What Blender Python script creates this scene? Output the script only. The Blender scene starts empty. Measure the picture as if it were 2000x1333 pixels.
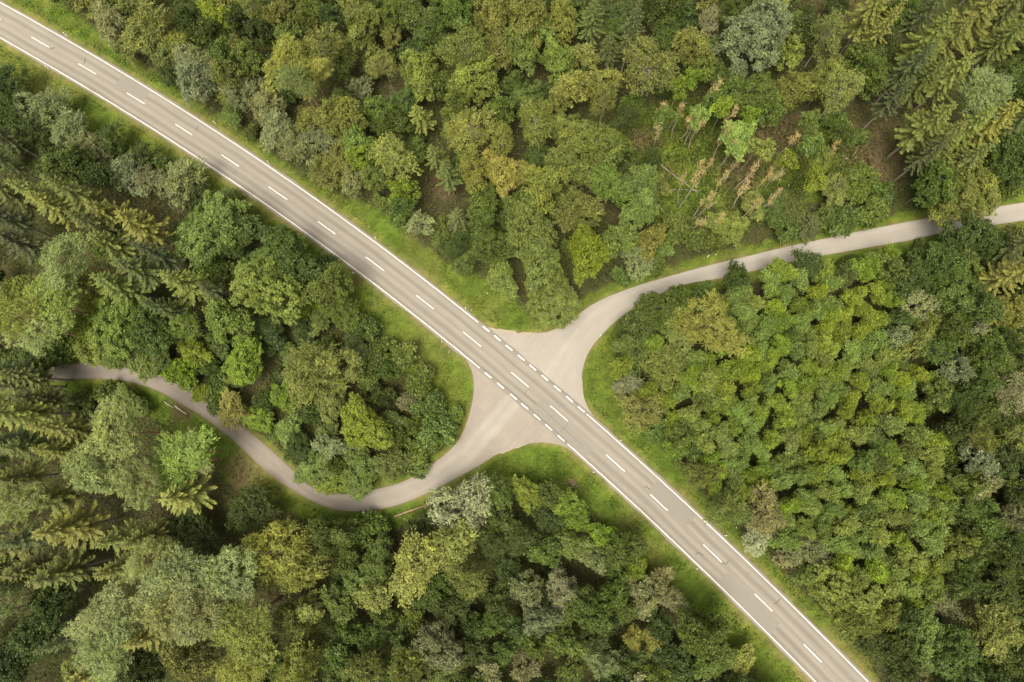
import bpy, math, random
import numpy as np
from mathutils import Matrix, Vector

# ------------------------------------------------------------------ camera, world, sun, exposure
F, CX, CY, HC = 1333.0, 1000.0, 666.5, 125.0          # focal length and centre of the photograph in its pixels, height in metres
TX, TY = math.radians(8.0), math.radians(2.5)
SC = bpy.context.scene
COL = SC.collection
ROT = (Matrix.Rotation(TY, 3, 'Y') @ Matrix.Rotation(TX, 3, 'X'))
cam_d = bpy.data.cameras.new('camera'); cam_d.lens = 24.0; cam_d.sensor_width = 36.0
cam_d.clip_start = 1.0; cam_d.clip_end = 8000.0
cam = bpy.data.objects.new('camera', cam_d); COL.objects.link(cam)
cam.matrix_world = Matrix.Translation((0, 0, HC)) @ ROT.to_4x4()
SC.camera = cam

SUN_EL, SUN_AZ = math.radians(72.0), math.radians(205.0)   # azimuth clockwise from +Y
world = bpy.data.worlds.new('World'); SC.world = world; world.use_nodes = True
wn, wl = world.node_tree.nodes, world.node_tree.links
bg = wn['Background']; bg.inputs['Strength'].default_value = 0.068
sky = wn.new('ShaderNodeTexSky'); sky.sky_type = 'NISHITA'; sky.sun_disc = False
sky.sun_elevation = SUN_EL; sky.sun_rotation = SUN_AZ
sky.air_density = 1.0; sky.dust_density = 5.0; sky.ozone_density = 1.0
hs = wn.new('ShaderNodeHueSaturation'); hs.inputs['Saturation'].default_value = 0.12   # milky overcast sky
tint = wn.new('ShaderNodeMixRGB'); tint.blend_type = 'MULTIPLY'; tint.inputs[0].default_value = 1.0
tint.inputs[2].default_value = (1.0, 0.96, 0.88, 1)
wl.new(sky.outputs[0], hs.inputs['Color']); wl.new(hs.outputs[0], tint.inputs[1]); wl.new(tint.outputs[0], bg.inputs['Color'])
sun_d = bpy.data.lights.new('sun', 'SUN'); sun_d.energy = 1.5; sun_d.angle = math.radians(30.0); sun_d.color = (1.0, 0.92, 0.78)
sun = bpy.data.objects.new('sun', sun_d); COL.objects.link(sun)
sd = Vector((math.sin(SUN_AZ) * math.cos(SUN_EL), math.cos(SUN_AZ) * math.cos(SUN_EL), math.sin(SUN_EL)))
sun.rotation_euler = sd.to_track_quat('Z', 'Y').to_euler(); sun.location = sd * 300
vs = SC.view_settings
vs.view_transform = 'Standard'; vs.look = 'None'; vs.gamma = 1.0; vs.exposure = 2.16; vs.use_curve_mapping = False
SC.cycles.max_bounces = 5; SC.cycles.diffuse_bounces = 3; SC.cycles.glossy_bounces = 1; SC.cycles.transmission_bounces = 3

# ------------------------------------------------------------------ helpers
RN = np.array(ROT)
def ground(pts, z=0.0):
    """photograph pixels -> world x, y on the level z"""
    p = np.atleast_2d(np.asarray(pts, float))
    d = np.c_[(p[:, 0] - CX) / F, -(p[:, 1] - CY) / F, -np.ones(len(p))] @ RN.T
    t = (z - HC) / d[:, 2]
    return d[:, :2] * t[:, None]
def topix(P):
    P = np.atleast_2d(np.asarray(P, float)) - np.array([0, 0, HC])
    q = P @ RN
    return np.c_[CX + F * q[:, 0] / -q[:, 2], CY - F * q[:, 1] / -q[:, 2]], -q[:, 2]
def smooth(p, step=1.0, closed=False):
    """Catmull-Rom through the points, resampled about every step metres"""
    p = np.asarray(p, float); out = []
    q = np.vstack([2 * p[0] - p[1], p, 2 * p[-1] - p[-2]])
    for i in range(1, len(q) - 2):
        a, b, c, d = q[i - 1], q[i], q[i + 1], q[i + 2]
        n = max(1, int(np.hypot(*(c - b)) / step))
        t = (np.arange(n) / n)[:, None]
        out.append(.5 * (2 * b + (c - a) * t + (2 * a - 5 * b + 4 * c - d) * t ** 2 + (3 * b - a - 3 * c + d) * t ** 3))
    out.append(p[-1:]); return np.vstack(out)
def dist_poly(P, Q):
    """distance of points P to the polyline Q"""
    best = np.full(len(P), 1e9)
    for a, b in zip(Q[:-1], Q[1:]):
        v = b - a; t = np.clip(((P - a) @ v) / max(v @ v, 1e-9), 0, 1)
        d = P - a - t[:, None] * v; best = np.minimum(best, np.hypot(d[:, 0], d[:, 1]))
    return best
def inside(P, poly):
    r = np.zeros(len(P), bool); x, y = P[:, 0], P[:, 1]
    for (x0, y0), (x1, y1) in zip(poly, np.roll(poly, -1, axis=0)):
        c = (y0 > y) != (y1 > y)
        if y1 != y0: r ^= c & (x < (x1 - x0) * (y - y0) / (y1 - y0) + x0)
    return r
def make_mesh(name, V, quads=None, tris=None, attrs=None, smooth_shade=False, uv=None):
    me = bpy.data.meshes.new(name)
    V = np.asarray(V, np.float32)
    faces = []
    nq = 0 if quads is None else len(quads); nt = 0 if tris is None else len(tris)
    me.vertices.add(len(V)); me.vertices.foreach_set('co', V.ravel())
    idx = np.concatenate([np.asarray(quads, np.int32).ravel() if nq else np.zeros(0, np.int32), np.asarray(tris, np.int32).ravel() if nt else np.zeros(0, np.int32)])
    me.loops.add(len(idx)); me.loops.foreach_set('vertex_index', idx)
    me.polygons.add(nq + nt)
    me.polygons.foreach_set('loop_start', np.concatenate([np.arange(nq) * 4, nq * 4 + np.arange(nt) * 3]).astype(np.int32))
    if smooth_shade: me.polygons.foreach_set('use_smooth', np.ones(nq + nt, bool))
    if uv is not None:
        l = me.uv_layers.new(name='UVMap'); l.data.foreach_set('uv', np.asarray(uv, np.float32)[idx].ravel())
    for k, (dom, typ, arr) in (attrs or {}).items():
        a = me.attributes.new(k, typ, dom)
        a.data.foreach_set('value' if typ == 'FLOAT' else 'color', np.asarray(arr, np.float32).ravel())
    me.update(); return me
def obj(name, me, mat=None, parent=None, **props):
    o = bpy.data.objects.new(name, me); COL.objects.link(o)
    if mat is not None and me is not None and len(me.materials) == 0: me.materials.append(mat)
    if parent is not None: o.parent = parent
    for k, v in props.items(): o[k] = v
    return o
def tube(path, radii, sides=6):
    """verts and quads of a tapered tube along a path"""
    path = np.asarray(path, float); n = len(path); V = []
    t = np.gradient(path, axis=0); t /= np.linalg.norm(t, axis=1)[:, None] + 1e-9
    ref = np.array([1., 0, 0]) if abs(t[0][0]) < .8 else np.array([0, 1., 0])
    for i in range(n):
        a = np.cross(t[i], ref); a /= np.linalg.norm(a) + 1e-9; b = np.cross(t[i], a)
        for k in range(sides):
            w = 2 * math.pi * k / sides
            V.append(path[i] + radii[i] * (math.cos(w) * a + math.sin(w) * b))
    Q = [(i * sides + k, i * sides + (k + 1) % sides, (i + 1) * sides + (k + 1) % sides, (i + 1) * sides + k) for i in range(n - 1) for k in range(sides)]
    return np.array(V), np.array(Q)
def join_tubes(parts):
    V, Q, o = [], [], 0
    for v, q in parts: V.append(v); Q.append(q + o); o += len(v)
    return np.vstack(V), np.vstack(Q)
def kites(C, D, N, a, b):
    """leaf-shaped quads: centre, long axis, normal, half length, half width"""
    D = D / (np.linalg.norm(D, axis=1)[:, None] + 1e-9)
    S = np.cross(D, N); S /= np.linalg.norm(S, axis=1)[:, None] + 1e-9
    a = np.broadcast_to(a, (len(C),))[:, None]; b = np.broadcast_to(b, (len(C),))[:, None]
    V = np.stack([C - D * a, C + S * b - D * a * .15, C + D * a, C - S * b - D * a * .15], 1).reshape(-1, 3)
    return V, np.arange(len(C) * 4).reshape(-1, 4)
def unit(rng, n):
    v = rng.normal(size=(n, 3)); return v / np.linalg.norm(v, axis=1)[:, None]

# ------------------------------------------------------------------ materials
def new_mat(name):
    m = bpy.data.materials.new(name); m.use_nodes = True
    nt = m.node_tree; b = nt.nodes['Principled BSDF']
    return m, nt, nt.nodes, nt.links, b
def N(nodes, typ, **kw):
    n = nodes.new(typ)
    for k, v in kw.items(): setattr(n, k, v)
    return n
def noise(nodes, links, scale, detail=4, rough=.6, vec=None):
    n = nodes.new('ShaderNodeTexNoise'); n.inputs['Scale'].default_value = scale; n.inputs['Detail'].default_value = detail
    n.inputs['Roughness'].default_value = rough
    if vec is not None: links.new(vec, n.inputs['Vector'])
    return n
def ramp(nodes, links, fac, stops):
    r = nodes.new('ShaderNodeValToRGB'); e = r.color_ramp.elements
    while len(e) < len(stops): e.new(.5)
    for i, (p, c) in enumerate(stops):
        e[i].position = p; e[i].color = (*c, 1) if len(c) == 3 else c
    links.new(fac, r.inputs[0]); return r
def mul(nodes, links, a, b, fac=1.0):
    m = nodes.new('ShaderNodeMixRGB'); m.blend_type = 'MULTIPLY'; m.inputs[0].default_value = fac
    links.new(a, m.inputs[1]); links.new(b, m.inputs[2]); return m.outputs[0]
def leaf_mat(name, trans=.28, lo=.58, hi=1.5, warm=.04, rough=.55):
    """colour of the tree it hangs on, varied leaf by leaf"""
    m, nt, n, l, b = new_mat(name)
    oi = n.new('ShaderNodeObjectInfo'); at = N(n, 'ShaderNodeAttribute', attribute_name='leaf')
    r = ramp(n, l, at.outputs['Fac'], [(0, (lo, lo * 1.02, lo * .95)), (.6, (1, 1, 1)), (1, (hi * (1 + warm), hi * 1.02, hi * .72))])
    c = mul(n, l, oi.outputs['Color'], r.outputs[0])
    l.new(c, b.inputs['Base Color']); b.inputs['Roughness'].default_value = rough
    b.inputs['Specular IOR Level'].default_value = .25
    t = n.new('ShaderNodeBsdfTranslucent'); l.new(c, t.inputs['Color'])
    mx = n.new('ShaderNodeMixShader'); mx.inputs[0].default_value = trans
    out = n['Material Output']; l.new(b.outputs[0], mx.inputs[1]); l.new(t.outputs[0], mx.inputs[2]); l.new(mx.outputs[0], out.inputs['Surface'])
    return m
def bark_mat(name, c0, c1, scale=3.0):
    m, nt, n, l, b = new_mat(name)
    tc = n.new('ShaderNodeTexCoord'); mp = n.new('ShaderNodeMapping'); mp.inputs['Scale'].default_value = (1, 1, .35); l.new(tc.outputs['Object'], mp.inputs[0])
    ns = noise(n, l, scale, 6, .7, mp.outputs[0]); r = ramp(n, l, ns.outputs['Fac'], [(.3, c0), (.7, c1)])
    l.new(r.outputs[0], b.inputs['Base Color']); b.inputs['Roughness'].default_value = .9
    bp = n.new('ShaderNodeBump'); bp.inputs['Strength'].default_value = .5; l.new(ns.outputs['Fac'], bp.inputs['Height']); l.new(bp.outputs[0], b.inputs['Normal'])
    return m
M_BROAD = leaf_mat('broadleaf_foliage', .3)
M_WILLOW = leaf_mat('willow_foliage', .24, .64, 1.45, .04)
M_SPRUCE = leaf_mat('spruce_needles', .12, .6, 1.38, .04)
M_PINE = leaf_mat('pine_needles', .14, .6, 1.5, .05)
M_DEAD = leaf_mat('withered_twigs', .1, .6, 1.3, .15)
M_BARK = bark_mat('grey_brown_bark', (.05, .04, .03), (.13, .11, .085))
M_PALE = bark_mat('pale_birch_bark', (.18, .16, .12), (.36, .33, .26))
M_PINEBARK = bark_mat('orange_pine_bark', (.16, .085, .05), (.33, .18, .1))
M_SPRBARK = bark_mat('spruce_bark', (.12, .09, .065), (.25, .2, .15))
M_DEADBARK = bark_mat('bleached_dead_wood', (.18, .155, .105), (.31, .27, .185))
M_GREYLOG = bark_mat('weathered_grey_log', (.11, .09, .065), (.21, .18, .13))
M_LOG = bark_mat('red_brown_log_bark', (.14, .08, .05), (.3, .19, .12))

def ground_mat():
    m, nt, n, l, b = new_mat('ground_cover')
    at = N(n, 'ShaderNodeAttribute', attribute_name='cover')
    tc = n.new('ShaderNodeTexCoord')
    a = noise(n, l, .35, 8, .65, tc.outputs['Object']); c = noise(n, l, 6.0, 6, .7, tc.outputs['Object'])
    r1 = ramp(n, l, a.outputs['Fac'], [(.3, (.7, .72, .7)), (.55, (1, 1, 1)), (.72, (1.35, 1.2, 1.0))])
    r2 = ramp(n, l, c.outputs['Fac'], [(.3, (.55, .58, .55)), (.7, (1.4, 1.35, 1.3))])
    x = mul(n, l, mul(n, l, at.outputs['Color'], r1.outputs[0]), r2.outputs[0])
    l.new(x, b.inputs['Base Color']); b.inputs['Roughness'].default_value = .95; b.inputs['Specular IOR Level'].default_value = .1
    bp = n.new('ShaderNodeBump'); bp.inputs['Strength'].default_value = .6; bp.inputs['Distance'].default_value = .15
    l.new(c.outputs['Fac'], bp.inputs['Height']); l.new(bp.outputs[0], b.inputs['Normal'])
    return m
def road_mat(name, stops, grain=.12, streak=.13, half=3.6, mott=.05, mouth=None):
    """paving with wear lengthwise: UV is metres along and across"""
    m, nt, n, l, b = new_mat(name)
    uv = N(n, 'ShaderNodeUVMap', uv_map='UVMap'); sp = n.new('ShaderNodeSeparateXYZ'); l.new(uv.outputs[0], sp.inputs[0])
    wob = noise(n, l, .06, 2, .5, uv.outputs[0])
    ad = N(n, 'ShaderNodeMath', operation='MULTIPLY_ADD'); l.new(wob.outputs['Fac'], ad.inputs[0]); ad.inputs[1].default_value = .9; ad.inputs[2].default_value = -.45
    s2 = N(n, 'ShaderNodeMath', operation='ADD'); l.new(sp.outputs['Y'], s2.inputs[0]); l.new(ad.outputs[0], s2.inputs[1])
    mr = n.new('ShaderNodeMapRange'); mr.inputs['From Min'].default_value = -half; mr.inputs['From Max'].default_value = half; l.new(s2.outputs[0], mr.inputs['Value'])
    r = ramp(n, l, mr.outputs[0], stops); r.color_ramp.interpolation = 'EASE'
    mp = n.new('ShaderNodeMapping'); mp.inputs['Scale'].default_value = (.05, 2.6, 1); l.new(uv.outputs[0], mp.inputs[0])
    st = noise(n, l, 1.0, 5, .6, mp.outputs[0]); rs = ramp(n, l, st.outputs['Fac'], [(.25, (1 - streak,) * 3), (.75, (1 + streak, 1 + streak * .95, 1 + streak * .9))])
    g = noise(n, l, 14.0, 4, .75, uv.outputs[0]); rg = ramp(n, l, g.outputs['Fac'], [(.25, (1 - grain,) * 3), (.75, (1 + grain,) * 3)])
    mo = noise(n, l, .22, 5, .6, uv.outputs[0]); rm = ramp(n, l, mo.outputs['Fac'], [(.3, (1 - mott,) * 3), (.7, (1 + mott, 1 + mott * .96, 1 + mott * .9))])
    c = mul(n, l, mul(n, l, mul(n, l, r.outputs[0], rs.outputs[0]), rg.outputs[0]), rm.outputs[0])
    if mouth:                                                   # paler, dust-covered paving towards the junction mouth
        m2 = n.new('ShaderNodeMapRange'); m2.inputs['From Min'].default_value = 14; m2.inputs['From Max'].default_value = 40; l.new(sp.outputs['X'], m2.inputs['Value'])
        mc = ramp(n, l, m2.outputs[0], [(0, mouth), (1, (1, 1, 1))]); c = mul(n, l, c, mc.outputs[0])
    l.new(c, b.inputs['Base Color']); b.inputs['Roughness'].default_value = .85; b.inputs['Specular IOR Level'].default_value = .3
    bp = n.new('ShaderNodeBump'); bp.inputs['Strength'].default_value = .25; bp.inputs['Distance'].default_value = .02
    l.new(g.outputs['Fac'], bp.inputs['Height']); l.new(bp.outputs[0], b.inputs['Normal'])
    return m
def plain(name, c, rough=.6, var=.15, sc=8.0):
    m, nt, n, l, b = new_mat(name)
    tc = n.new('ShaderNodeTexCoord'); ns = noise(n, l, sc, 5, .7, tc.outputs['Object'])
    r = ramp(n, l, ns.outputs['Fac'], [(.3, tuple(x * (1 - var) for x in c)), (.7, tuple(min(1, x * (1 + var)) for x in c))])
    l.new(r.outputs[0], b.inputs['Base Color']); b.inputs['Roughness'].default_value = rough
    return m
_a, _b, _c = (.142, .127, .106), (.163, .147, .123), (.124, .110, .091)
M_ROAD = road_mat('weathered_asphalt', [(0, _a), (.12, _c), (.2, _b), (.3, _c), (.4, _b), (.5, _a), (.6, _b), (.7, _c), (.8, _b), (.9, _a), (1, _c)], half=3.7)
M_SIDE = road_mat('pale_paving', [(0, (.186, .169, .144)), (.25, (.202, .184, .158)), (.5, (.192, .174, .149)), (.75, (.202, .184, .158)), (1, (.186, .169, .144))], half=2.2, streak=.07, mott=.08)
M_TRACK = road_mat('brown_grey_paving', [(0, (.128, .107, .087)), (.3, (.15, .13, .108)), (.5, (.14, .12, .099)), (.7, (.15, .13, .108)), (1, (.128, .107, .087))], half=2.2, streak=.07, mott=.1, mouth=(1.3, 1.36, 1.4))
M_PAINT = plain('worn_white_paint', (.42, .405, .365), .6, .28, 5.0)
M_TAR = plain('dark_tar_seam', (.045, .04, .035), .7, .3)
M_PATCH = plain('asphalt_patch', (.132, .118, .098), .85, .12, 9.0)
M_WHITE = plain('white_plastic', (.75, .74, .7), .45, .05)
M_BLACK = plain('black_plastic', (.02, .02, .02), .5, .1)
M_RED = plain('reflector_glass', (.5, .35, .2), .2, .1)
M_GALV = plain('grey_metal', (.4, .4, .38), .4, .1)
M_DUST = plain('pale_gravel', (.2, .17, .125), .95, .25, 6.0)
def grass_mat():
    m, nt, n, l, b = new_mat('grass_blades')
    at = N(n, 'ShaderNodeAttribute', attribute_name='tone')
    l.new(at.outputs['Color'], b.inputs['Base Color']); b.inputs['Roughness'].default_value = .7; b.inputs['Specular IOR Level'].default_value = .2
    t = n.new('ShaderNodeBsdfTranslucent'); l.new(at.outputs['Color'], t.inputs['Color'])
    mx = n.new('ShaderNodeMixShader'); mx.inputs[0].default_value = .25
    l.new(b.outputs[0], mx.inputs[1]); l.new(t.outputs[0], mx.inputs[2]); l.new(mx.outputs[0], n['Material Output'].inputs['Surface'])
    return m
M_GRASS = grass_mat()

# ------------------------------------------------------------------ roads: lines read off the photograph, laid out in metres
up = [(-60, -27), (0, 6), (100, 62), (200, 117), (300, 175), (400, 239), (500, 309), (600, 377), (690, 444.5), (784, 513), (900.5, 602), (930.6, 628), (994, 680), (1063, 740), (1135, 801), (1234, 889.5), (1332, 978), (1415, 1057), (1500, 1138), (1610, 1246), (1693, 1333), (1750, 1392)]
lo = [(-60, 40), (0, 74), (88, 126), (180, 181), (280, 243), (367, 299), (500, 386), (583, 444), (687, 522), (787, 600), (867, 662), (937, 717), (997, 767), (1050, 814), (1135, 889.5), (1232.5, 979), (1332, 1074), (1432, 1171), (1500, 1236), (1596, 1333), (1650, 1389)]
U, L = ground(up), ground(lo)
ax = (U[-1] - U[0]); ax /= np.hypot(*ax); nx = np.array([-ax[1], ax[0]])
if nx[1] < 0: nx = -nx
def fit(P): return np.polyfit(P @ ax / 100, P @ nx, 5)
cu, cl = fit(U), fit(L)
s = np.linspace((U @ ax).min() - 4, (U @ ax).max() + 4, 260)
centre = (np.polyval(cu, s / 100) + np.polyval(cl, s / 100)) / 2
MID = s[:, None] * ax + centre[:, None] * nx
T = np.gradient(MID, axis=0); T /= np.hypot(T[:, 0], T[:, 1])[:, None]
NV = np.c_[-T[:, 1], T[:, 0]]
if NV[0] @ nx < 0: NV = -NV
HALF = .5 * np.mean((np.polyval(cu, s / 100) - np.polyval(cl, s / 100)) * (T @ ax))
ARC = np.concatenate([[0], np.cumsum(np.hypot(*np.diff(MID, axis=0).T))])
# carry the road on beyond the picture at both ends
def along(u, v):
    """world x, y at u metres along the main road and v metres from its centre line"""
    u = np.atleast_1d(np.asarray(u, float)); v = np.broadcast_to(v, u.shape)
    c = np.c_[np.interp(u, ARC, MID[:, 0]), np.interp(u, ARC, MID[:, 1])]
    n = np.c_[np.interp(u, ARC, NV[:, 0]), np.interp(u, ARC, NV[:, 1])]
    e0, e1 = np.minimum(u, 0), np.maximum(u - ARC[-1], 0)
    return c + n * v[:, None] + e0[:, None] * T[0] + e1[:, None] * T[-1]
def station(px):
    """metres along and across of a photograph pixel on the road"""
    p = ground(px); out = []
    for q in p:
        i = np.argmin(((MID - q) ** 2).sum(1)); i = min(max(i, 1), len(MID) - 2)
        out.append((ARC[i] + (q - MID[i]) @ T[i], (q - MID[i]) @ NV[i]))
    return np.array(out)
EDGE = HALF + .45
def strip(u, v0, v1, z):
    A, B = along(u, v0), along(u, v1)
    n = len(u); V = np.vstack([np.c_[A, np.full(n, z)], np.c_[B, np.full(n, z)]])
    uv = np.vstack([np.c_[u, np.broadcast_to(v0, (n,))], np.c_[u, np.broadcast_to(v1, (n,))]])
    Q = np.array([(i, i + 1, n + i + 1, n + i) for i in range(n - 1)])
    return V, Q, uv
Z_SIDE, Z_ROAD, Z_PATCH, Z_PAINT = .030, .036, .040, .044
uu = np.concatenate([[-400, -200, -100, -50], np.arange(0, ARC[-1], 1.2), [ARC[-1] + 50, ARC[-1] + 100, ARC[-1] + 300]])
rngR = np.random.default_rng(3)
jit = lambda n: np.interp(np.arange(n), np.arange(0, n + 4, 2), rngR.normal(0, .07, len(np.arange(0, n + 4, 2))))
V, Q, uv = strip(uu, -EDGE + jit(len(uu)), EDGE + jit(len(uu)), Z_ROAD)
main_road = obj('main_road', make_mesh('main_road', V, Q, uv=uv), M_ROAD, kind='structure', label='grey two lane asphalt road running diagonally through the forest')

n_edge = [(935, 626), (952, 640), (975, 648), (1005, 653.5), (1035, 654), (1065, 650), (1092, 640), (1115, 626), (1138, 608), (1165, 591), (1200, 575), (1250, 557), (1325, 535), (1400, 515), (1460, 501), (1530, 484), (1595, 470), (1700, 448), (1820, 425), (1900, 412), (2000, 396), (2110, 378)]
s_edge = [(1215, 872), (1190, 849), (1163, 820), (1146, 795), (1138, 770), (1136, 742), (1140, 713), (1153, 682), (1176, 654), (1208, 623), (1265, 586), (1334, 557), (1400, 545), (1469, 530), (1540, 513), (1617, 498), (1700, 483), (1775, 470), (1847, 454), (1946, 439), (2000, 431), (2110, 413)]
t_in = [(862, 658), (895, 686), (910, 702), (921, 723), (926, 752), (922, 788), (914, 818), (901, 851), (883, 875), (850, 903), (790, 940), (730, 957), (690, 965), (640, 963), (598, 944), (562, 909), (520, 871), (475, 835), (430, 800), (384, 761), (330, 738), (276, 727), (222, 713), (181, 710), (141, 711), (90, 719), (20, 735), (-60, 748)]
t_out = [(1150, 905), (1122, 882), (1090, 869), (1060, 864.5), (1030, 867.5), (994, 878), (964, 888.5), (940, 907), (880, 940), (820, 970), (760, 991), (700, 999), (655, 995), (610, 979), (565, 953), (520, 921), (460, 864), (400, 816), (357, 791), (303, 761), (249, 745), (195, 740), (141, 741), (90, 746), (20, 760), (-60, 774)]
NE, SE, TI, TO = [smooth(ground(p), .8) for p in (n_edge, s_edge, t_in, t_out)]
def ribbon(A, B, z, name, mat, label, extra):
    """a surface between two edge lines, with metres along and across as UV"""
    n = 140
    def res(P):
        d = np.concatenate([[0], np.cumsum(np.hypot(*np.diff(P, axis=0).T))]); t = np.linspace(0, d[-1], n); return np.c_[np.interp(t, d, P[:, 0]), np.interp(t, d, P[:, 1])]
    A, B = res(A), res(B)
    e = (A[-1] + B[-1]) / 2 - (A[-8] + B[-8]) / 2; e /= np.hypot(*e)
    A, B = np.vstack([A, A[-1] + e * extra]), np.vstack([B, B[-1] + e * extra]); n += 1
    k = 9; w = np.linspace(0, 1, k)
    P = A[:, None, :] * (1 - w[None, :, None]) + B[:, None, :] * w[None, :, None]
    mid = (A + B) / 2; arc = np.concatenate([[0], np.cumsum(np.hypot(*np.diff(mid, axis=0).T))]); wid = np.hypot(*(A - B).T)
    uv = np.stack([np.repeat(arc[:, None], k, 1), (w - .5)[None, :] * np.clip(wid, 3, 30)[:, None]], -1).reshape(-1, 2)
    V = np.c_[P.reshape(-1, 2), np.full(n * k, z)]
    Q = np.array([(i * k + j, (i + 1) * k + j, (i + 1) * k + j + 1, i * k + j + 1) for i in range(n - 1) for j in range(k - 1)])
    return obj(name, make_mesh(name, V, Q, uv=uv), mat, kind='structure', label=label)
side_road = ribbon(NE, SE, Z_SIDE, 'side_road', M_SIDE, 'pale narrow side road curving away from the junction past the clearing', 300)
forest_track = ribbon(TO, TI, Z_SIDE, 'forest_track_road', M_TRACK, 'brown grey paved track winding from the junction under the trees', 200)

# painted markings, children of the main road
dash = [(-32, 21, 2, 39), (62, 73, 96, 93), (154, 125, 188, 146), (248, 182, 283, 204), (343, 243, 376, 265), (433, 303, 467, 326), (525, 365, 561, 391), (621, 433, 655, 458), (715, 502, 750, 530), (813, 577, 847, 604), (904, 649, 940, 677), (999, 727, 1032, 757), (1075, 793, 1109, 823), (1184, 888, 1220, 922), (1270, 966, 1304, 998), (1374, 1064, 1409, 1098), (1474, 1160, 1508, 1194), (1569, 1259, 1605, 1293)]
def paint(name, u0, u1, v, w, z=Z_PAINT, mat=M_PAINT):
    u = np.linspace(u0, u1, max(3, int((u1 - u0) / .8)))
    V, Q, _ = strip(u, v - w / 2 + rngR.normal(0, .012, len(u)), v + w / 2 + rngR.normal(0, .012, len(u)), z)
    return obj(name, make_mesh(name, V, Q), mat, main_road)
for x0, y0, x1, y1 in dash:
    st = station([(x0, y0), (x1, y1)]); paint('centre_dash', st[0, 0], st[1, 0], (st[0, 1] + st[1, 1]) / 2, .17)
for x, y in [(949, 643), (971, 662), (994, 680), (1017, 700), (1040, 719), (1063, 740), (1088, 760), (1112, 780), (1135, 800)]:
    a = station([(x, y)])[0]; paint('short_dash', a[0] - .78, a[0] + .78, HALF, .24)
for x, y in [(954, 733), (979, 752), (1003, 775), (1025, 794), (1050, 814), (1073, 834), (1097, 855)]:
    a = station([(x, y)])[0]; paint('short_dash', a[0] - .78, a[0] + .78, -HALF, .24)
su0, su1 = station([(934, 630), (1144, 811)])[:, 0]; sl0, sl1 = station([(938, 718), (1109, 867)])[:, 0]
paint('edge_line', -60, su0, HALF, .16); paint('edge_line', su1, ARC[-1] + 60, HALF, .16)
paint('edge_line', -60, sl0, -HALF, .16); paint('edge_line', sl1, ARC[-1] + 60, -HALF, .16)
# joints, cracks and repairs
def seam(px, w=.07, z=Z_PATCH):
    p = smooth(ground(px), .5); p = p + rngR.normal(0, .035, p.shape)
    t = np.gradient(p, axis=0); t /= np.hypot(t[:, 0], t[:, 1])[:, None]; nn = np.c_[-t[:, 1], t[:, 0]] * w / 2
    n = len(p); V = np.vstack([np.c_[p + nn, np.full(n, z)], np.c_[p - nn, np.full(n, z)]])
    obj('tar_seam', make_mesh('tar_seam', V, np.array([(i, i + 1, n + i + 1, n + i) for i in range(n - 1)])), M_TAR, main_road)
seam([(941, 717), (980, 750), (1030, 794), (1080, 838), (1108, 863)], .11, .0425)
seam([(1019, 704), (1060, 735), (1100, 767), (1140, 801)], .07, .0425)
seam([(1034, 760), (1026, 771), (1060, 799), (1100, 836), (1140, 873)], .06)
for a in ([(166, 113), (168, 117), (165, 122), (166, 125)], [(389, 247), (386, 250), (384, 255)], [(1512, 1180), (1518, 1176), (1524, 1171)], [(97, 97), (102, 96), (108, 93)], [(1258, 953), (1262, 950), (1268, 956)], [(1358, 1083), (1364, 1079), (1374, 1086)], [(1410, 1100), (1417, 1102), (1424, 1095)]):
    seam(a, .16)
for u_px, v0, v1, ln in (((1290, 930), .3, 3.2, 9.0), ((1410, 1130), -3.1, -.4, 12.0), ((1060, 775), -2.9, -.5, 13.0), ((230, 160), .4, 2.9, 7.0), ((690, 470), -3.1, -1.7, 8.0)):
    a = station([u_px])[0]; V, Q, uv = strip(np.linspace(a[0], a[0] + ln, 14), v0 + .03 * rngR.normal(size=14), v1 + .03 * rngR.normal(size=14), .0385)
    obj('repair_patch', make_mesh('repair_patch', V, Q, uv=uv), M_PATCH, main_road)

for q in range(16):
    u0 = rngR.uniform(4, ARC[-1] - 4); v0 = rngR.choice([-1, 1]) * rngR.uniform(.3, 1.2); v1 = v0 + np.sign(v0) * rngR.uniform(.8, 2.0)
    p = along([u0, u0 + rngR.normal(0, .25), u0 + rngR.normal(0, .35)], np.array([v0, (v0 + v1) / 2, v1])); seam(topix(np.c_[p, np.zeros(3)])[0], rngR.uniform(.03, .06))
M_WORN = plain('tyre_worn_paving', (.180, .163, .140), .8, .1, 3.0)
for a in ([(985, 678), (1020, 684), (1065, 678), (1110, 657), (1155, 625)], [(1120, 775), (1108, 755), (1100, 725), (1120, 680), (1162, 642)]):
    p = smooth(ground(a), .6); t_ = np.gradient(p, axis=0); t_ /= np.hypot(t_[:, 0], t_[:, 1])[:, None]; nn = np.c_[-t_[:, 1], t_[:, 0]]; n = len(p)
    for off in (-.75, .75):
        w_ = (.22 * np.sin(np.linspace(.05, math.pi - .05, n)) * (1 + .2 * rngR.normal(size=n)))[:, None]
        V = np.vstack([np.c_[p + nn * (off + w_), np.full(n, .033)], np.c_[p + nn * (off - w_), np.full(n, .033)]])
        obj('tyre_mark', make_mesh('tyre_mark', V, np.array([(i, i + 1, n + i + 1, n + i) for i in range(n - 1)])), M_WORN, side_road if a[0][0] > 950 and a[0][1] < 870 else forest_track)
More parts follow.
